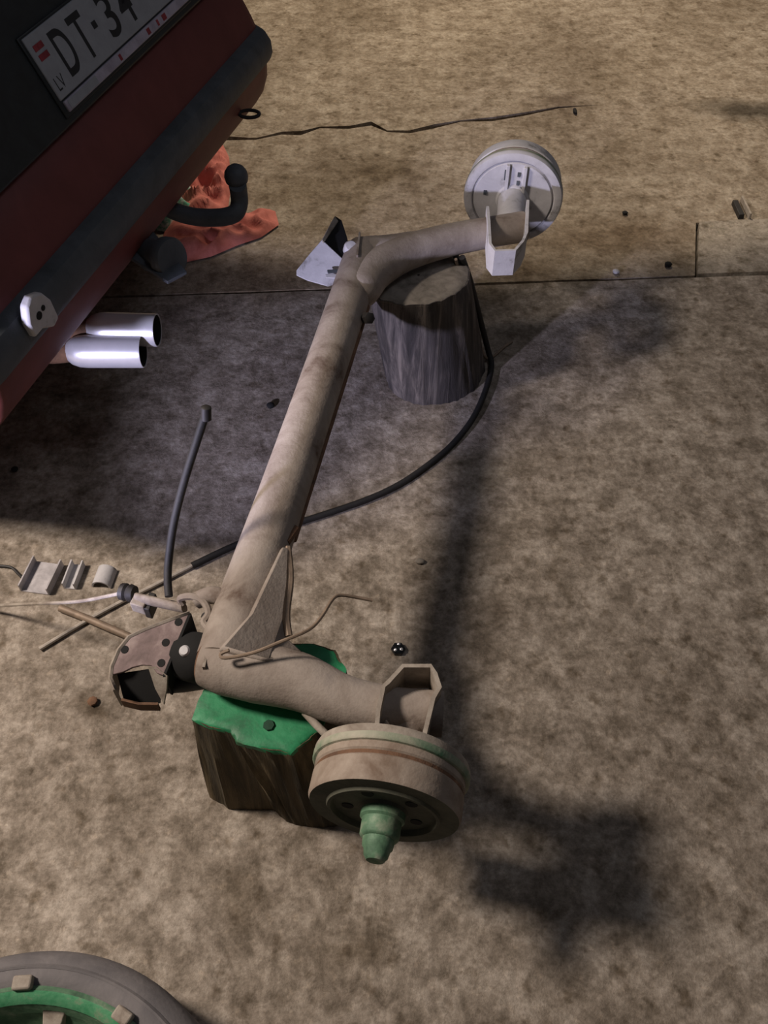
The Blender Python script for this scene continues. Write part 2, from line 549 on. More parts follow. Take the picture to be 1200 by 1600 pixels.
# near gusset: folded triangular web between cross tube and arm
g = sheet([(344, 1012, .388), (392, 958, .388), (442, 853, .372), (456, 856, .352), (452, 905, .352), (447, 960, .352), (452, 998, .355), (476, 1020, .36), (420, 1032, .384)], 0.014, 'gusset', M['beam'], ax, 0.004)
MB().tube(catmull([at(449, 856, .354), at(453, 905, .352), at(447, 960, .352), at(451, 996, .353)], 4), 0.0065, 8).build('gusset_lip', M['pipe'], g)
MB().tube([at(446, 848, .352), at(462, 826, .345)], 0.008, 8).build('weld_bead', M['rust'], g)
MB().lathe(at(575, 497, .36), (0.5, -0.6, 0.5), [(0.012, -0.01), (0.012, 0.008), (0.007, 0.01), (0, 0.01)], 6).build('bolt', M['rubber'], g)
MB().wall([at(562, 362, .40), at(558, 398, .40)], 0.004, 0.03).build('fin', M['steel'], ax)

# shock-absorber brackets: bent strap loops round the arm ends
MB().wall([at(588, 1143, .385), at(591, 1110, .385), at(599, 1072, .385), at(606, 1066, .385), at(630, 1040, .385), at(673, 1040, .385), at(680, 1052, .385), at(687, 1073, .385), at(677, 1090, .385), at(661, 1156, .385)], 0.006, 0.062).build('shock_bracket', M['steel'], ax)
MB().wall([at(762, 322, .40), at(764, 345, .40), at(766, 380, .40), at(774, 391, .40), at(805, 390, .40), at(817, 376, .40), at(823, 362, .40), at(825, 312, .40)], 0.006, 0.062).build('shock_bracket', M['white_steel'], ax)


# drums
def drum(c, n, R, near):
    """c centre of backing plate, n outward axis"""
    bp_mat = M['steel'] if near else M['white_steel']
    bp = MB().lathe(c, n, [(0, -0.016), (R * 0.30, -0.016), (R * 0.34, -0.010), (R * 0.78, -0.010), (R * 0.81, -0.004), (R * 0.84, -0.010), (R * 0.90, -0.011), (R * 0.98, -0.008), (R, -0.002), (R, 0.010), (R * 0.985, 0.013), (R * 0.9, 0.013)], 64).build('backing_plate', bp_mat, ax)
    dr = MB().lathe(c, n, [(R * 0.90, 0.013), (R * 0.955, 0.014), (R * 0.955, 0.024), (R * 0.93, 0.027), (R * 0.93, 0.031), (R * 0.955, 0.034), (R * 0.955, 0.062), (R * 0.93, 0.068)], 64).build('brake_drum', M['drum'] if near else M['white_steel'], ax)  # far drum in paler steel: its brightly lit look is put into the colour
    MB().lathe(c, n, [(R * 0.934, 0.0255), (R * 0.938, 0.029), (R * 0.934, 0.0325)], 64).build('rust_groove', M['rust'], dr)
    MB().lathe(c, n, [(R * 1.004, 0.004), (R * 1.004, 0.0112), (R * 0.987, 0.0137), (R * 0.955, 0.0145)], 64).build('painted_rim', M['edge_green'], bp)
    face = MB().lathe(c, n, [(R * 0.93, 0.068), (R * 0.72, 0.068), (R * 0.70, 0.072), (R * 0.66, 0.072), (R * 0.64, 0.064), (R * 0.30, 0.064), (R * 0.27, 0.070), (0, 0.070)], 64).build('drum_face', M['drum_face'], dr)
    MB().lathe(c, n, [(0.031, 0.066), (0.031, 0.078), (0.0275, 0.081), (0.027, 0.102), (0.0245, 0.105), (0.022, 0.106), (0.021, 0.116), (0.0185, 0.119), (0.0165, 0.128), (0.012, 0.134), (0, 0.135)], 32).build('hub_cap', M['cap_green'], dr)
    u = Z_ - n * Z_.dot(n)
    u.normalize()
    v = n.cross(u)
    for k in range(5):
        a = 2 * math.pi * k / 5 + 0.45
        p = c + (u * math.cos(a) + v * math.sin(a)) * R * 0.46
        MB().lathe(p, n, [(0.0085, 0.0638), (0.0085, 0.0652), (0, 0.0652)], 12).build('hole_disc', M['black'], dr)  # black disc in place of a hole, its shade painted
    return bp, u, v


NA = -Vector((E_.x, E_.y, 0)).normalized()
NA = (NA + Z_ * 0.02).normalized()
cN = at(612, 1196, 0.295)
drum(cN, NA, 0.1115, True)
MB().tube([at(476, 1112, .32), at(492, 1130, .315), at(522, 1160, .31)], 0.006, 10).build('brake_lever', M['steel'], ax)
MB().lathe(at(603, 1142, .345), (0, 0.3, 1), [(0.008, -0.02), (0.006, 0.01), (0.002, 0.02), (0, 0.022)], 10).build('bleed_screw', M['steel'], ax)
FA = Vector((E_.x, E_.y, 0)).normalized()
cF = at(801, 309, 0.345)
bpf, u, v = drum(cF, FA, 0.1165, False)
# raised boss, ribs and adjuster slots on the far backing plate
for off, hgt, wd_ in ((-0.018, 0.034, 0.004), (0.022, 0.032, 0.004)):
    MB().box(cF - FA * 0.014 + S_ * off + u * 0.055, S_ * wd_, FA * 0.005, u * hgt).build('rib', M['white_steel'], bpf, bevel=0.001)
for a_, b_ in ((-0.022, 0.062), (0.008, 0.066), (0.008, 0.045), (-0.066, 0.014), (0.016, 0.030)):
    MB().box(cF - FA * 0.0112 + S_ * a_ + u * b_, S_ * 0.0035, FA * 0.002, u * (0.012 if a_ < -0.02 and b_ > 0.05 else 0.005)).build('slot', M['trim'], bpf)
# stubs tying drums to the arms
MB().tube([at(648, 1112, ZN - .008), cN + NA * -0.012], [0.03, 0.034], 20).build('stub_axle', M['beam'], ax)
MB().tube([at(796, 358, ZF), cF - FA * 0.008], [0.03, 0.034], 20).build('stub_axle', M['white_steel'], ax)

# near front mount: pressed bracket shell with holes, rubber bush and bolt
pA, pB, pC = at(297, 958, .358), at(178, 1036, .322), at(256, 1054, .330)
pN = (pB - pA).cross(pC - pA).normalized()
if pN.z < 0:
    pN = -pN


def on_plate(x, y, lift=0.0):
    d = FW + RT * ((x - 600) / FPX) + UP * ((800 - y) / FPX)
    return CAMP + d * ((pA - CAMP).dot(pN) / d.dot(pN)) + pN * lift


out = [(297, 958), (262, 971), (228, 984), (203, 996), (187, 1016), (176, 1042), (174, 1060), (182, 1078)]
bk = MB().prism([on_plate(x, y) for x, y in [(297, 958), (262, 971), (228, 984), (203, 996), (187, 1016), (177, 1040), (176, 1054), (192, 1050), (206, 1043), (222, 1039), (236, 1040), (245, 1052), (256, 1056)]], pN * -0.005).build('front_mount', M['rust_plate'], ax, bevel=0.001)
rows = []
for k, (dz, o_) in enumerate(((0.002, 0.0), (-0.004, 0.006), (-0.014, 0.010), (-0.035, 0.010), (-0.06, 0.008))):
    rows.append([on_plate(x, y) + Vector((-0.75, 0.6, 0)) * o_ + Vector((0, 0, dz)) for x, y in out])
MB().grid(rows).build('flange', M['steel'], bk, solid=0.004)
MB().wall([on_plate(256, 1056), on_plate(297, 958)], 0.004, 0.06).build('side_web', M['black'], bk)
MB().wall([on_plate(182, 1078) - Z_ * 0.03, on_plate(208, 1082) - Z_ * 0.035, on_plate(238, 1080) - Z_ * 0.04], 0.004, 0.02).build('lower_web', M['rust'], bk)
MB().prism([on_plate(232, 1042, .002), on_plate(244, 1042, .002), on_plate(262, 1056, .002), on_plate(256, 1066) - Z_ * 0.02, on_plate(245, 1076) - Z_ * 0.05, on_plate(238, 1066) - Z_ * 0.02], pN * -0.004).build('tab', M['steel'], bk)
MB().grid([[on_plate(178, 1050, -0.012), on_plate(246, 1040, -0.012)], [on_plate(184, 1076) - Z_ * 0.045, on_plate(240, 1074) - Z_ * 0.05]]).build('opening_shade', M['black'], bk, solid=0.003)  # black sheet painting the shade inside the bracket's opening
for hx, hy in ((279, 972), (259, 1004), (252, 1036), (195, 1015)):
    MB().lathe(on_plate(hx, hy), pN, [(0.0062, -0.003), (0.0062, 0.0008), (0, 0.0008)], 12).build('hole_disc', M['black'], bk)  # flat black discs paint the darkness of the holes
bush_a = (at(326, 1034, ZN) - at(272, 1022, ZN - 0.01)).normalized()
MB().lathe(at(306, 1027, ZN - 0.02), bush_a, [(0, -0.034), (0.022, -0.034), (0.034, -0.026), (0.038, -0.01), (0.038, 0.012), (0.034, 0.02), (0, 0.02)], 28).build('rubber_bush', M['black'], ax)
MB().lathe(at(290, 1018, ZN + 0.012), (-0.1, -0.3, 0.9), [(0.0085, -0.01), (0.0085, 0.005), (0.006, 0.008), (0, 0.008)], 16).build('bolt', M['white_steel'], ax)
MB().wall([at(330, 1010, .372), at(322, 1024, .372), at(318, 1042, .372)], 0.004, 0.04).build('bush_collar', M['steel'], ax)
# dark link arm under the bush
MB().tube([at(255, 1074, .27), at(285, 1068, .275), at(322, 1060, .29)], [0.010, 0.014, 0.016], 12).build('lower_link', M['rubber'], ax)

# far front mount: pale bracket, open towards the tube
fk = sheet([(503, 374, .365), (484, 396, .345), (463, 422, .318), (463, 430, .312), (480, 438, .308), (512, 447, .305), (530, 442, .310), (546, 414, .335)], 0.005, 'front_mount', M['white_steel'], ax)
sheet([(523, 337, .365), (503, 374, .367), (506, 379, .363), (529, 345, .362)], 0.005, 'flange', M['steel'], fk)
sheet([(524, 337, .362), (534, 344, .360), (543, 372, .352), (549, 404, .340), (544, 416, .332), (505, 377, .358)], 0.006, 'opening_shade', M['black'], fk)  # black sheet standing for the shaded inside of the far bracket
sheet([(511, 421, .334), (529, 420, .336), (530, 425, .333), (512, 427, .331)], 0.003, 'slot', M['trim'], fk)
sheet([(508, 428, .332), (533, 427, .334), (534, 435, .330), (509, 434, .329)], 0.004, 'tab', M['white_steel'], fk)
MB().lathe(at(548, 386, .385), (0.2, -0.5, 0.8), [(0, -0.02), (0.014, -0.018), (0.015, 0.0), (0.011, 0.007), (0, 0.008)], 18).build('bolt', M['white_steel'], ax)

# brake hoses, pipes and the hand-brake cable
MB().tube(catmull([at(264, 932, .34), at(262, 905, .35), at(264, 870, .37), at(272, 815, .42), at(287, 755, .48), at(304, 700, .53), at(321, 648, .58)], 5), [0.0064] * 31, 12).build('brake_hose', M['cable'], ax)
MB().lathe(at(322, 644, .585), (0.1, 0.25, 0.9), [(0, -0.012), (0.0078, -0.012), (0.0078, 0.008), (0.005, 0.010), (0, 0.010)], 12).build('hose_end', M['rubber'], ax)
MB().tube(catmull([at(358, 1016, .40), at(345, 1022, .396), at(352, 1028, .396), at(395, 1020, .40), at(440, 1002, .405), at(482, 984, .40), at(502, 964, .395), at(520, 936, .39), at(534, 930, .385), at(560, 934, .375), at(582, 938, .37)], 4), 0.0027, 8).build('brake_pipe', M['pipe'], ax)
MB().tube(catmull([at(200, 924, .30), at(170, 931, .27), at(120, 940, .20), at(60, 943, .12), at(-10, 947, .03), at(-60, 952, .004)], 5), 0.0032, 8).build('brake_wire', M['steel'], ax)
MB().tube([at(215, 934, .30), at(250, 942, .315), at(288, 950, .325)], 0.011, 10, squash=0.6).build('clamp_strap', M['steel'], ax, smooth=60)
MB().lathe(at(200, 926, .295), (1, -0.25, 0.1), [(0, -0.012), (0.014, -0.012), (0.015, -0.004), (0.012, 0.0), (0.015, 0.004), (0.013, 0.012), (0, 0.012)], 14).build('rubber_grommet', M['rubber'], ax)
MB().box(at(220, 944, .292), Vector((0.012, -0.004, 0)), Vector((0.003, 0.010, 0)), Vector((0, 0, 0.012))).build('pipe_union', M['steel'], ax, bevel=0.002)
MB().box(at(236, 946, .286), Vector((0.006, -0.002, 0)), Vector((0.003, 0.016, 0)), Vector((0, 0, 0.014))).build('pipe_clip', M['rubber'], ax, bevel=0.002)
MB().tube(catmull([at(286, 945, .33), at(282, 935, .34), at(300, 932, .35), at(318, 940, .35), at(326, 958, .345), at(318, 972, .34), at(326, 984, .34)], 4), 0.006, 8).build('spring_clip', M['beam'], ax)
MB().tube(catmull([at(308, 938, .34), at(330, 930, .35), at(352, 934, .35)], 4), 0.014, 10).build('cable_boot', M['beam'], ax)
MB().tube([at(325, 962, .33), at(330, 985, .335)], 0.011, 10).build('rubber_sleeve', M['rubber'], ax)
MB().tube([at(94, 950, .009), at(140, 968, .010), at(205, 996, .012)], 0.0075, 10).build('drain_tube', M['pipe'], ax)

zc = 0.007
cab = [at(722, 402, .33), at(735, 440, .25), at(748, 490, .14), at(762, 545, .03), at(768, 572, zc), at(758, 612, zc), at(738, 655, zc), at(706, 695, zc), at(668, 727, zc), at(622, 758, zc), at(570, 782, zc), at(500, 806, zc), at(440, 825, zc), at(368, 852, zc), at(300, 884, zc)]
MB().tube(catmull(cab, 5), 0.0072, 10).build('handbrake_cable', M['cable'], ax)
MB().tube(catmull([at(302, 883, zc), at(250, 910, zc), at(190, 940, zc), at(125, 976, zc), at(62, 1014, zc)], 4), 0.0042, 8).build('bare_cable_end', M['rod'], ax)
MB().tube(catmull([at(712, 405, .33), at(725, 450, .22), at(744, 510, .10), at(760, 560, .012), at(790, 540, .006), at(800, 534, .005)], 5), 0.0035, 8).build('return_wire', M['pipe'], ax)


# ------------------------------------------------------------------ logs
def resample(poly, n):
    poly = [Vector(p) for p in poly]
    L = [0]
    for i in range(len(poly)):
        L.append(L[-1] + (poly[(i + 1) % len(poly)] - poly[i]).length)
    out_ = []
    for k in range(n):
        s = L[-1] * k / n
        for i in range(len(poly)):
            if L[i] <= s < L[i + 1]:
                out_.append(poly[i].lerp(poly[(i + 1) % len(poly)], (s - L[i]) / (L[i + 1] - L[i])))
                break
    return out_


ZL = 0.285
top_px = [(300, 1124), (312, 1090), (332, 1058), (380, 1020), (440, 1004), (490, 1006), (524, 1016), (540, 1048), (536, 1075), (505, 1135), (484, 1155), (454, 1177), (404, 1168), (370, 1159), (360, 1142), (326, 1136)]
top = [at(x, y, ZL) for x, y in top_px]
bot_px = {0: (328, 1246), 15: (358, 1264), 14: (428, 1266), 13: (448, 1284), 12: (466, 1290), 11: (490, 1293), 10: (522, 1292), 9: (550, 1284)}
bot = []
for i, p in enumerate(top):
    if i in bot_px:
        bot.append(at(*bot_px[i], 0.0))
    else:
        bot.append(Vector((p.x + 0.015, p.y - 0.01, 0)))
lg = thing('split_log', ((top[0].x + top[8].x) / 2, (top[0].y + top[8].y) / 2, 0), 'chunky split log with green painted top under the near end of the axle', 'log')
def by_segment(poly, n):
    return [poly[i].lerp(poly[(i + 1) % len(poly)], k / n) for i in range(len(poly)) for k in range(n)]


NL = 96
T_, B_ = by_segment(top, 6), by_segment(bot, 6)
cc = sum(T_, Vector()) / NL
rings = []
for j in range(13):
    t = j / 12
    r_ = []
    for k in range(NL):
        p = B_[k].lerp(T_[k], t)
        d = (p - Vector((cc.x, cc.y, p.z))).normalized()
        p = p + d * (0.007 * noise.noise((k * 0.55, t * 1.3, 3)) + 0.004 * noise.noise((k * 1.7, t * 2.2, 9))) * (0.25 if j in (0, 12) else 0.8)
        r_.append(p)
    rings.append(r_)
MB().loft(rings).build('log_body', M['log'], lg, smooth=50)
tp = rings[-1]
mbt = MB()
rr = []
for s, h in ((1.004, -0.010), (1.006, 0.002), (0.95, 0.006), (0.8, 0.006), (0.55, 0.006), (0.3, 0.006), (0.05, 0.006)):
    rr.append([Vector((cc.x + (p.x - cc.x) * s, cc.y + (p.y - cc.y) * s, min(ZL + 0.002, ZL - 0.003 + h + 0.004 * noise.noise((p.x * 30 * s, p.y * 30 * s, 1))))) for p in tp])
mbt.loft(rr, caps=False)
mbt.build('painted_top', M['green'], lg, smooth=60)
MB().lathe(at(420, 1133, ZL + .004), (0, 0, 1), [(0.009, 0), (0.008, 0.0012), (0, 0.0014)], 7).build('knot', M['knot'], lg)

ZS = 0.306
ct, cb = at(654, 432, ZS), at(680, 585, 0)
st = thing('log_stump', (cb.x, cb.y, 0), 'dark weathered upright log stump under the far end of the axle', 'log')
rings = []
for j in range(15):
    t = j / 14
    c = cb.lerp(ct, t)
    ring = []
    for k in range(64):
        a = 2 * math.pi * k / 64
        r_ = (0.115 + 0.010 * math.sin(2 * a + 0.6) + 0.006 * noise.noise((math.cos(a) * 5, math.sin(a) * 5, t * 0.8)) + 0.004 * noise.noise((math.cos(a) * 16, math.sin(a) * 16, t * 1.5))) * (1.0 - 0.06 * t)
        ring.append(Vector((c.x + r_ * math.cos(a), c.y + r_ * math.sin(a), c.z)))
    rings.append(ring)
MB().loft(rings).build('log_body', M['stump'], st, smooth=50)
MB().loft([[Vector((ct.x + (p.x - ct.x) * s, ct.y + (p.y - ct.y) * s, ZS + h)) for p in rings[-1]] for s, h in ((1.0, -0.004), (0.96, 0.003), (0.7, 0.004), (0.4, 0.003), (0.03, 0.004))], caps=False).build('sawn_end', M['sawn'], st, smooth=60)

# ------------------------------------------------------------------ car
TH = math.radians(16)
A_ = Vector((math.cos(TH), -math.sin(TH), 0))   # rearwards, out of the tail
L_ = Vector((math.sin(TH), math.cos(TH), 0))    # across the tail, towards its far side


def cp(a, l, z):
    return A_ * a + L_ * l + Z_ * z


LN, LF = 0.80, 2.08
LC = (LN + LF) / 2
car = thing('car', cp(-1.6, LC, 0), 'dull red hatchback with black tail panel, tow hook and twin chrome exhaust tips', 'car')


def plan(l):
    s = (l - LC) / ((LF - LN) / 2)
    sh = 0.0
    e = (abs(s) - 0.955) / 0.045
    if e > 0:
        sh -= 0.05 * (1 - math.sqrt(max(0, 1 - min(e, 1) ** 2)))
    return sh


LS = [LN + (LF - LN) * (0.5 - 0.5 * math.cos(math.pi * i / 36)) for i in range(37)]


def across(sec, l0=None, l1=None, inset=0.0):
    ls = [l for l in LS if (l0 is None or l >= l0 - 1e-6) and (l1 is None or l <= l1 + 1e-6)]
    if l0 is not None and ls[0] > l0 + 1e-4:
        ls = [l0] + ls
    if l1 is not None and ls[-1] < l1 - 1e-4:
        ls.append(l1)
    return [[cp(a + plan(l), l, z) for a, z in sec] for l in ls]


# main shell: side outline carried across with tumblehome
side = [(-1.0, 0.42), (-1.0, 0.69), (-0.976, 0.735), (-1.108, 1.02), (-1.225, 1.37), (-1.30, 1.41), (-2.0, 1.40), (-2.7, 1.37), (-3.25, 0.98), (-3.4, 0.93), (-4.2, 0.86), (-4.45, 0.74), (-4.5, 0.42), (-4.4, 0.26), (-1.25, 0.26), (-1.12, 0.34)]
rings = []
for l, top_in in ((LN, 1), (LN + 0.02, 1), (LN + 0.05, 1), (LC, 0), (LF - 0.05, 1), (LF - 0.02, 1), (LF, 1)):
    sgn = 1 if l < LC else -1
    e = min(l - LN, LF - l)
    sk = 0.06 if e < 0.01 else (0.02 if e < 0.03 else 0.0)
    ring = []
    for a, z in side:
        inn = 0.0 if top_in == 0 else sgn * max(0, z - 0.9) * 0.26
        aa = a - sk if a > -2.5 else a + sk
        ring.append(cp(aa, l + inn, z))
    rings.append(ring)
MB().loft(rings).build('body_shell', M['red'], car, smooth=30)
# rear window and tail panel on the sloping hatch
hd = Vector((0, 0, 1)) * 1.0 - A_ * 0.427
hd.normalize()
hn = A_ * 1.0 + Z_ * 0.427
hn.normalize()
P0 = cp(-0.9697, 1.3054, 0.734)          # lower left corner of the plate


def hp(l, s, out_=0.0):
    """point on the hatch: l metres from the plate's left end, s metres up the slope"""
    return P0 + L_ * l + hd * s + hn * out_


def hbox(l0, l1, s0, s1, o0, o1, name, mat, parent, bevel=0.0):
    return MB().prism([hp(l0, s0, o1), hp(l1, s0, o1), hp(l1, s1, o1), hp(l0, s1, o1)], hn * (o0 - o1)).build(name, mat, parent, bevel=bevel)


hbox(LN - 1.305 + 0.06, LF - 1.305 - 0.05, -0.035, 0.20, -0.03, 0.0, 'tail_panel', M['panel'], car, 0.004)
hbox(LN - 1.305 + 0.08, LF - 1.305 - 0.07, 0.203, 0.215, -0.03, 0.001, 'trim_strip', M['chrome'], car, 0.002)
hbox(LN - 1.305 + 0.12, LF - 1.305 - 0.10, 0.25, 0.62, -0.03, 0.002, 'rear_window', M['glass'], car, 0.01)
for sgn, l0 in ((1, LN), (-1, LF)):
    q = [(-1.42, 0.92), (-1.55, 1.30), (-2.6, 1.30), (-3.05, 0.96)]
    MB().prism([cp(a, l0 + sgn * (max(0, z - 0.9) * 0.26 - 0.004), z) for a, z in q], L_ * sgn * 0.006).build('side_window', M['glass'], car)
# number plate
hold = hbox(-0.008, 0.53, -0.022, 0.118, -0.004, 0.004, 'plate_holder', M['panel'], car, 0.002)
np_ = hbox(0, 0.522, 0.006, 0.113, 0.0, 0.0065, 'number_plate', M['plate'], car, 0.002)
hbox(0.004, 0.518, -0.016, 0.003, 0.0, 0.008, 'holder_strip', M['holder'], hold, 0.002)
for l0_, w_ in ((0.205, 0.008), (0.325, 0.012), (0.37, 0.007), (0.395, 0.016)):
    hbox(l0_, l0_ + w_, -0.012, -0.001, 0.007, 0.0086, 'strip_mark', M['flag'], hold)
hbox(0.012, 0.115, -0.014, 0.001, 0.007, 0.0088, 'strip_end', M['plate'], hold, 0.001)
hbox(0.012, 0.040, 0.086, 0.096, 0.006, 0.0073, 'flag_stripe', M['flag'], np_)
hbox(0.012, 0.040, 0.070, 0.080, 0.006, 0.0073, 'flag_stripe', M['flag'], np_)


def letters(txt, l, s, h, width, mat, parent, name, o=0.0066, bold=0.0):
    cu = bpy.data.curves.new(name, 'FONT')
    cu.body = txt
    cu.size = 1.0
    cu.extrude = 0.0
    cu.offset = bold
    tmp = bpy.data.objects.new('tmp', cu)
    col.objects.link(tmp)
    dg = bpy.context.evaluated_depsgraph_get()
    dg.update()
    me = bpy.data.meshes.new_from_object(tmp.evaluated_get(dg))
    vs_ = [v_.co.copy() for v_ in me.vertices]
    fs_ = [tuple(p.vertices) for p in me.polygons]
    bpy.data.objects.remove(tmp)
    x0, x1 = min(v_.x for v_ in vs_), max(v_.x for v_ in vs_)
    y0, y1 = min(v_.y for v_ in vs_), max(v_.y for v_ in vs_)
    mbl = MB()
    mbl.add([hp(l + (v_.x - x0) / (x1 - x0) * width, s + (v_.y - y0) / (y1 - y0) * h, o) for v_ in vs_], fs_)
    return mbl.build(name, mat, parent)


letters('D', 0.060, 0.022, 0.076, 0.046, M['ink'], np_, 'letter', bold=0.012)
letters('T', 0.122, 0.022, 0.076, 0.046, M['ink'], np_, 'letter', bold=0.012)
hbox(0.184, 0.198, 0.056, 0.068, 0.006, 0.0072, 'dash', M['ink'], np_)
letters('3', 0.222, 0.022, 0.076, 0.044, M['ink'], np_, 'numeral', bold=0.012)
letters('4', 0.282, 0.022, 0.076, 0.046, M['ink'], np_, 'numeral', bold=0.012)
letters('LV', 0.012, 0.018, 0.022, 0.026, M['ink'], np_, 'letter')

# bumper: red upper face, dark rubbing strip, red lower lip
MB().grid(across([(-1.02, 0.702), (-0.992, 0.703), (-0.975, 0.695), (-0.945, 0.650), (-0.922, 0.605), (-0.912, 0.582), (-0.93, 0.578)])).build('bumper', M['red'], car, solid=0.004)
MB().loft(across([(-0.95, 0.582), (-0.905, 0.583), (-0.888, 0.575), (-0.876, 0.557), (-0.874, 0.530), (-0.880, 0.515), (-0.895, 0.508), (-0.95, 0.508)])).build('rubbing_strip', M['trim'], car, smooth=30)
MB().grid(across([(-0.96, 0.510), (-0.893, 0.508), (-0.897, 0.47), (-0.912, 0.430), (-0.93, 0.405), (-1.03, 0.39), (-1.16, 0.39)])).build('lower_lip', M['red'], car, solid=0.004)
# rear fog lamp bracket, tow eye
def at_a(x, y, a):
    d = FW + RT * ((x - 600) / FPX) + UP * ((800 - y) / FPX)
    return CAMP + d * ((a - CAMP.dot(A_)) / d.dot(A_))


wb = [at_a(x, y, -0.864) for x, y in ((43, 480), (50, 463), (66, 457), (80, 468), (93, 496), (86, 511), (68, 514), (56, 528), (46, 508))]
wh = MB().prism(wb, A_ * -0.016).build('white_bracket', M['white_steel'], car, bevel=0.004)
for x, y, r_ in ((67, 481, 0.005), (61, 493, 0.0072)):
    MB().lathe(at_a(x, y, -0.864), A_, [(r_, -0.004), (r_, 0.0012), (0, 0.0012)], 14).build('screw_hole', M['black'], wh)
e0 = at(374, 178, 0.46)
loop = [e0 + RT * (0.024 + 0.024 * math.cos(a)) + UP * (0.009 * math.sin(a)) for a in [math.pi + 2 * math.pi * k / 20 for k in range(21)]]
MB().tube(loop, 0.0042, 8, caps=False).build('wire_loop', M['rubber'], car)
# tow hook with ball, socket and its bracket
th = MB()
th.tube(catmull([at(232, 300, .41), at(262, 325, .37), at(300, 338, .355), at(340, 340, .355), at(366, 334, .36), at(374, 318, .375), at(373, 300, .40), at(371, 288, .425)], 5), [0.020] * 36, 16)
tow = th.build('tow_bar', M['trim'], car)
MB().lathe(at(369, 275, .435), (0, 0, 1), [(0, -0.028), (0.016, -0.024), (0.025, -0.012), (0.027, 0), (0.025, 0.010), (0.019, 0.019), (0.010, 0.025), (0, 0.026)], 24).build('tow_ball', M['trim'], tow)
sheet([(188, 392, .42), (232, 352, .42), (292, 424, .40), (262, 440, .40)], 0.008, 'socket_bracket', M['trim'], car)
MB().lathe(at(258, 402, .41), A_ * 1.0 - L_ * 0.35 + Z_ * 0.3, [(0, -0.05), (0.034, -0.05), (0.036, 0.0), (0.042, 0.002), (0.042, 0.018), (0.038, 0.024), (0, 0.026)], 28).build('trailer_socket', M['trim'], car)
# exhaust
for (x0, y0, x1, y1, z) in ((108, 549, 224, 549, 0.275), (140, 513, 246, 516, 0.298)):
    p0, p1 = at(x0, y0, z), at(x1, y1, z)
    d = (p1 - p0).normalized()
    ln = (p1 - p0).length
    r = 0.0345
    o = MB().lathe(p0, d, [(r * 0.55, -0.004), (r * 0.82, 0.008), (r * 0.96, 0.022), (r, 0.04), (r, ln - 0.004), (r * 0.985, ln), (r * 0.93, ln), (r * 0.92, ln - 0.06), (0, ln - 0.06)], 40).build('exhaust_tip', M['chrome'], car)
    MB().lathe(p0, d, [(r * 0.915, ln - 0.0015), (r * 0.91, ln - 0.055), (0, ln - 0.056)], 32).build('pipe_bore', M['black'], o)
    MB().tube(catmull([p0 + d * 0.01, p0 - d * 0.08, p0 - A_ * 0.25 + Z_ * 0.02, cp(-1.75, LC - 0.2, 0.27)], 5), 0.022, 12).build('exhaust_pipe', M['rust'], car)
# wheels of the car
for a in (-1.72, -3.85):
    for l, sgn in ((LN + 0.10, -1), (LF - 0.10, 1)):
        tyr = MB().lathe(cp(a, l, 0.285), L_ * sgn, [(0.16, -0.08), (0.24, -0.085), (0.275, -0.075), (0.285, -0.05), (0.285, 0.05), (0.275, 0.075), (0.24, 0.085), (0.17, 0.078)], 40).build('car_tyre', M['rubber'], car)
        MB().lathe(cp(a, l, 0.285), L_ * sgn, [(0.172, 0.078), (0.16, 0.05), (0.06, 0.045), (0.05, 0.06), (0, 0.06)], 32).build('wheel_disc', M['trim'], tyr)


# ------------------------------------------------------------------ wheel at the lower left
wc = Vector((-0.47, -0.02, 0))
wl = thing('spare_wheel', wc, 'dusty car wheel lying flat with green sprayed rim edge', 'wheel')
ty = MB().lathe(wc, (0, 0, 1), [(0.248, 0.14), (0.252, 0.160), (0.262, 0.168), (0.274, 0.169), (0.290, 0.160), (0.302, 0.142), (0.308, 0.124), (0.308, 0.042), (0.302, 0.028), (0.288, 0.01), (0.27, 0.001), (0.25, 0.01), (0.24, 0.03)], 96).build('tyre', M['tyre'], wl)
MB().lathe(wc, (0, 0, 1), [(0.2775, 0.1678), (0.2805, 0.1690), (0.2835, 0.1650)], 96).build('sidewall_ridge', M['tyre'], ty)
rim = MB().lathe(wc, (0, 0, 1), [(0.257, 0.150), (0.2565, 0.166), (0.251, 0.170), (0.243, 0.167), (0.236, 0.158), (0.230, 0.130), (0.218, 0.112)], 96).build('rim', M['cap_green'], wl)
MB().lathe(wc, (0, 0, 1), [(0.2500, 0.1708), (0.2430, 0.1680), (0.2355, 0.1590)], 96).build('green_band', M['band'], rim)
MB().lathe(wc, (0, 0, 1), [(0.230, 0.118), (0.205, 0.075), (0.17, 0.065), (0.12, 0.105), (0.07, 0.11), (0, 0.11)], 64).build('wheel_disc', M['drum_face'], rim)
for k in range(14):
    a = 2 * math.pi * k / 14 + 0.12
    d = Vector((math.cos(a), math.sin(a), 0))
    s = Vector((-math.sin(a), math.cos(a), 0))
    MB().prism([wc + d * 0.233 + s * 0.016 + Z_ * 0.140, wc + d * 0.233 - s * 0.016 + Z_ * 0.140, wc + d * 0.175 - s * 0.005 + Z_ * 0.112, wc + d * 0.175 + s * 0.005 + Z_ * 0.112], Z_ * -0.04).build('rim_lug', M['steel'], rim, bevel=0.002)
for x, y in ((36, 1536), (192, 1588)):
    p = at(x, y, 0.172)
    d = (p - wc)
    d.z = 0
    d.normalize()
    s = Vector((-d.y, d.x, 0))
    MB().box(p, s * 0.013, d * 0.009, Z_ * 0.007).build('balance_weight', M['steel'], rim, bevel=0.003)


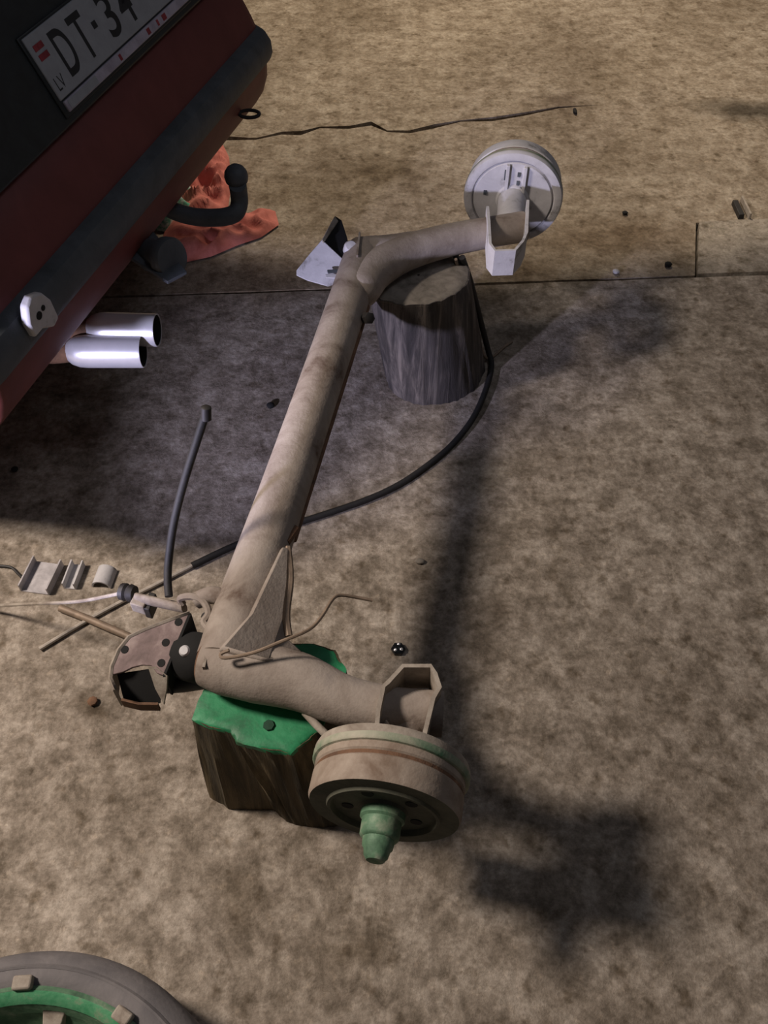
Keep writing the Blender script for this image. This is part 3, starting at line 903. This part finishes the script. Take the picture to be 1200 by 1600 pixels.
# ------------------------------------------------------------------ rag
def crumple(px, hmax, name, mat, parent, seed, n=80, m=22):
    poly = [at(x, y, 0.004) for x, y in px]
    ring = resample(poly, n)
    c = sum(ring, Vector()) / n
    rows_ = []
    for j in range(m):
        s = 1 - j / (m - 0.7)
        row = []
        for p in ring:
            q = c.lerp(p, s)
            f = 1 - s ** 5
            h = noise.noise((q.x * 16 + seed, q.y * 16, seed)) * 0.5 + 0.35 * abs(noise.noise((q.x * 34, q.y * 34 + seed, 4)))
            ridge = 1 - abs(noise.noise((q.x * 12 + q.y * 7 + 3 * seed, q.y * 19 - q.x * 9, 2.2))) * 3.2
            q = Vector((q.x, q.y, 0.004 + max(0.002, f * hmax * (0.42 + 0.25 * h + 0.36 * ridge))))
            row.append(q)
        rows_.append(row)
    return MB().loft(rows_, caps=False).build(name, mat, parent, smooth=80)


rg = thing('rag', at(325, 340, 0), 'crumpled red cloth rag on the floor beneath the tow hook', 'rag')
crumple([(346, 222), (358, 246), (362, 290), (356, 330), (330, 350), (296, 342), (276, 318), (288, 280), (310, 245)], 0.075, 'cloth', M['rag'], rg, 1.3)
crumple([(262, 352), (310, 344), (352, 352), (392, 336), (430, 330), (436, 352), (408, 372), (372, 384), (330, 402), (276, 414), (246, 392)], 0.055, 'cloth', M['rag'], rg, 5.1)
crumple([(262, 318), (290, 290), (308, 306), (310, 330), (286, 336), (262, 364), (240, 360)], 0.085, 'pale_lining', M['mint'], rg, 2.7, 30, 8)

# ------------------------------------------------------------------ loose bits on the floor


def channel(c, along, width, height, length, name, label, cat, mat, t=0.003):
    """bent steel channel, open on top, running along 'along'"""
    along = Vector(along).normalized()
    s = Vector((-along.y, along.x, 0))
    prof = [(-width / 2, height), (-width / 2, 0.0), (width / 2, 0.0), (width / 2, height), (width / 2 - t, height), (width / 2 - t, t), (-width / 2 + t, t), (-width / 2 + t, height)]
    mbc = MB()
    mbc.loft([[c + along * o + s * a + Z_ * z for a, z in prof] for o in (-length / 2, length / 2)])
    o = mbc.build(name, mat)
    return tag(o, label, cat)


c0 = (at(38, 905, 0.0) + at(92, 915, 0.0)) / 2
dch = at(86, 872, 0) - at(60, 925, 0)
channel(Vector((c0.x, c0.y + 0.01, 0)), dch, 0.062, 0.022, 0.075, 'channel_bracket', 'wide pale bent steel channel lying on the floor left of the axle', 'bracket', M['galv'])
c1 = at(117, 902, 0)
channel(c1, at(128, 876, 0) - at(112, 918, 0), 0.026, 0.020, 0.06, 'channel_bracket', 'narrow shiny steel clip between the wide channel and curved clip', 'bracket', M['white_steel'])
c2 = at(164, 905, 0)
mbq = MB()
dq = (at(172, 888, 0) - at(160, 920, 0)).normalized()
sq = Vector((-dq.y, dq.x, 0))
arc = [(0.02 * math.cos(a), 0.002 + 0.02 * math.sin(a)) for a in [math.pi * k / 10 for k in range(11)]]
inn = [(0.0165 * math.cos(a), 0.002 + 0.0165 * math.sin(a)) for a in [math.pi * k / 10 for k in range(10, -1, -1)]]
prof = [(-a, z) for a, z in arc] + [(-a, z) for a, z in inn]
mbq.loft([[c2 + dq * o + sq * a + Z_ * z for a, z in prof] for o in (-0.022, 0.022)])
tag(mbq.build('curved_clip', M['white_steel']), 'curved half-round grey metal clip beside the black hose', 'clip')
tag(MB().tube(catmull([at(-10, 884, .004), at(16, 886, .004), at(28, 896, .004), at(38, 906, .01)], 4), 0.003, 8).build('bent_wire', M['rubber']), 'thin dark bent wire at the left edge by the wide channel', 'wire')


def pebble(x, y, r, mat, name, label, cat, group=None, el=(1, 1)):
    c = at(x, y, 0)
    mbp = MB()
    rings_ = []
    for j in range(1, 6):
        ph = math.pi * j / 6
        rings_.append([c + Vector((el[0] * r * math.sin(ph) * math.cos(a) * (1 + 0.25 * noise.noise((a, ph, x))), el[1] * r * math.sin(ph) * math.sin(a) * (1 + 0.25 * noise.noise((a * 2, ph, y))), r * 0.6 * (1 - math.cos(ph)))) for a in [2 * math.pi * k / 8 for k in range(8)]])
    mbp.loft(rings_)
    return tag(mbp.build(name, mat), label, cat, group)


pebble(656, 879, 0.008, M['sawn'], 'concrete_chip', 'pale elongated chip lying in the tube shadow', 'chip', None, (1.3, 0.9))
pebble(962, 427, 0.010, M['white_steel'], 'pebble', 'small white pebble at the slab joint right of the far drum', 'pebble')
pebble(423, 636, 0.010, M['black'], 'pebble', 'small black crumb on the shaded floor left of the tube', 'pebble')
pebble(1043, 416, 0.011, M['black'], 'pebble', 'dark crumb at the slab joint left of the pale patch', 'pebble')
pebble(976, 335, 0.009, M['black'], 'pebble', 'single dark crumb on the brown slab right of the far drum', 'pebble')
pebble(898, 176, 0.010, M['black'], 'pebble', 'dark crumb beside the right end of the floor crack', 'pebble', None, (0.7, 2.0))
pebble(24, 735, 0.008, M['black'], 'pebble', 'small black crumb on the shaded floor at the left edge', 'pebble')
pebble(146, 1098, 0.010, M['rust'], 'pebble', 'brown crumb on the floor below the near front mount', 'pebble')
# shiny little screw cap
nb = at(622, 1016, 0)
nut = thing('cap_nut', nb, 'tiny shiny black cap nut on the floor above the near bracket', 'nut')
MB().lathe(nb, (0, 0, 1), [(0, 0), (0.0135, 0), (0.0145, 0.003), (0.0135, 0.008), (0.008, 0.012), (0, 0.013)], 6).build('hex_base', M['glass'], nut)
for k, (dx, dy) in enumerate(((0.001, 0.007), (-0.005, -0.005), (0.006, -0.004))):
    MB().lathe(nb + Vector((dx, dy, 0.009)), (0, 0, 1), [(0.0036, 0), (0.0032, 0.003), (0, 0.0045)], 8).build('glint_bump', M['chrome'], nut)  # pale bumps shaped in place of glints on the nut
# raised bars put in for a dark recess in the floor; its shade is colour
ab = at(1166, 344, 0)
abk = thing('floor_recess', ab, 'small dark recess in the floor, built as low bars, behind the pale concrete patch', 'bracket')
MB().box(ab + Vector((-0.016, 0.045, 0.008)), (0.008, 0, 0), (0, 0.04, 0), (0, 0, 0.008)).build('recess_dark', M['rubber'], abk, bevel=0.001)
MB().box(ab + Vector((0.008, 0.05, 0.011)), (0.003, 0, 0), (0, 0.05, 0), (0, 0, 0.011)).build('recess_edge', M['steel'], abk, bevel=0.001)
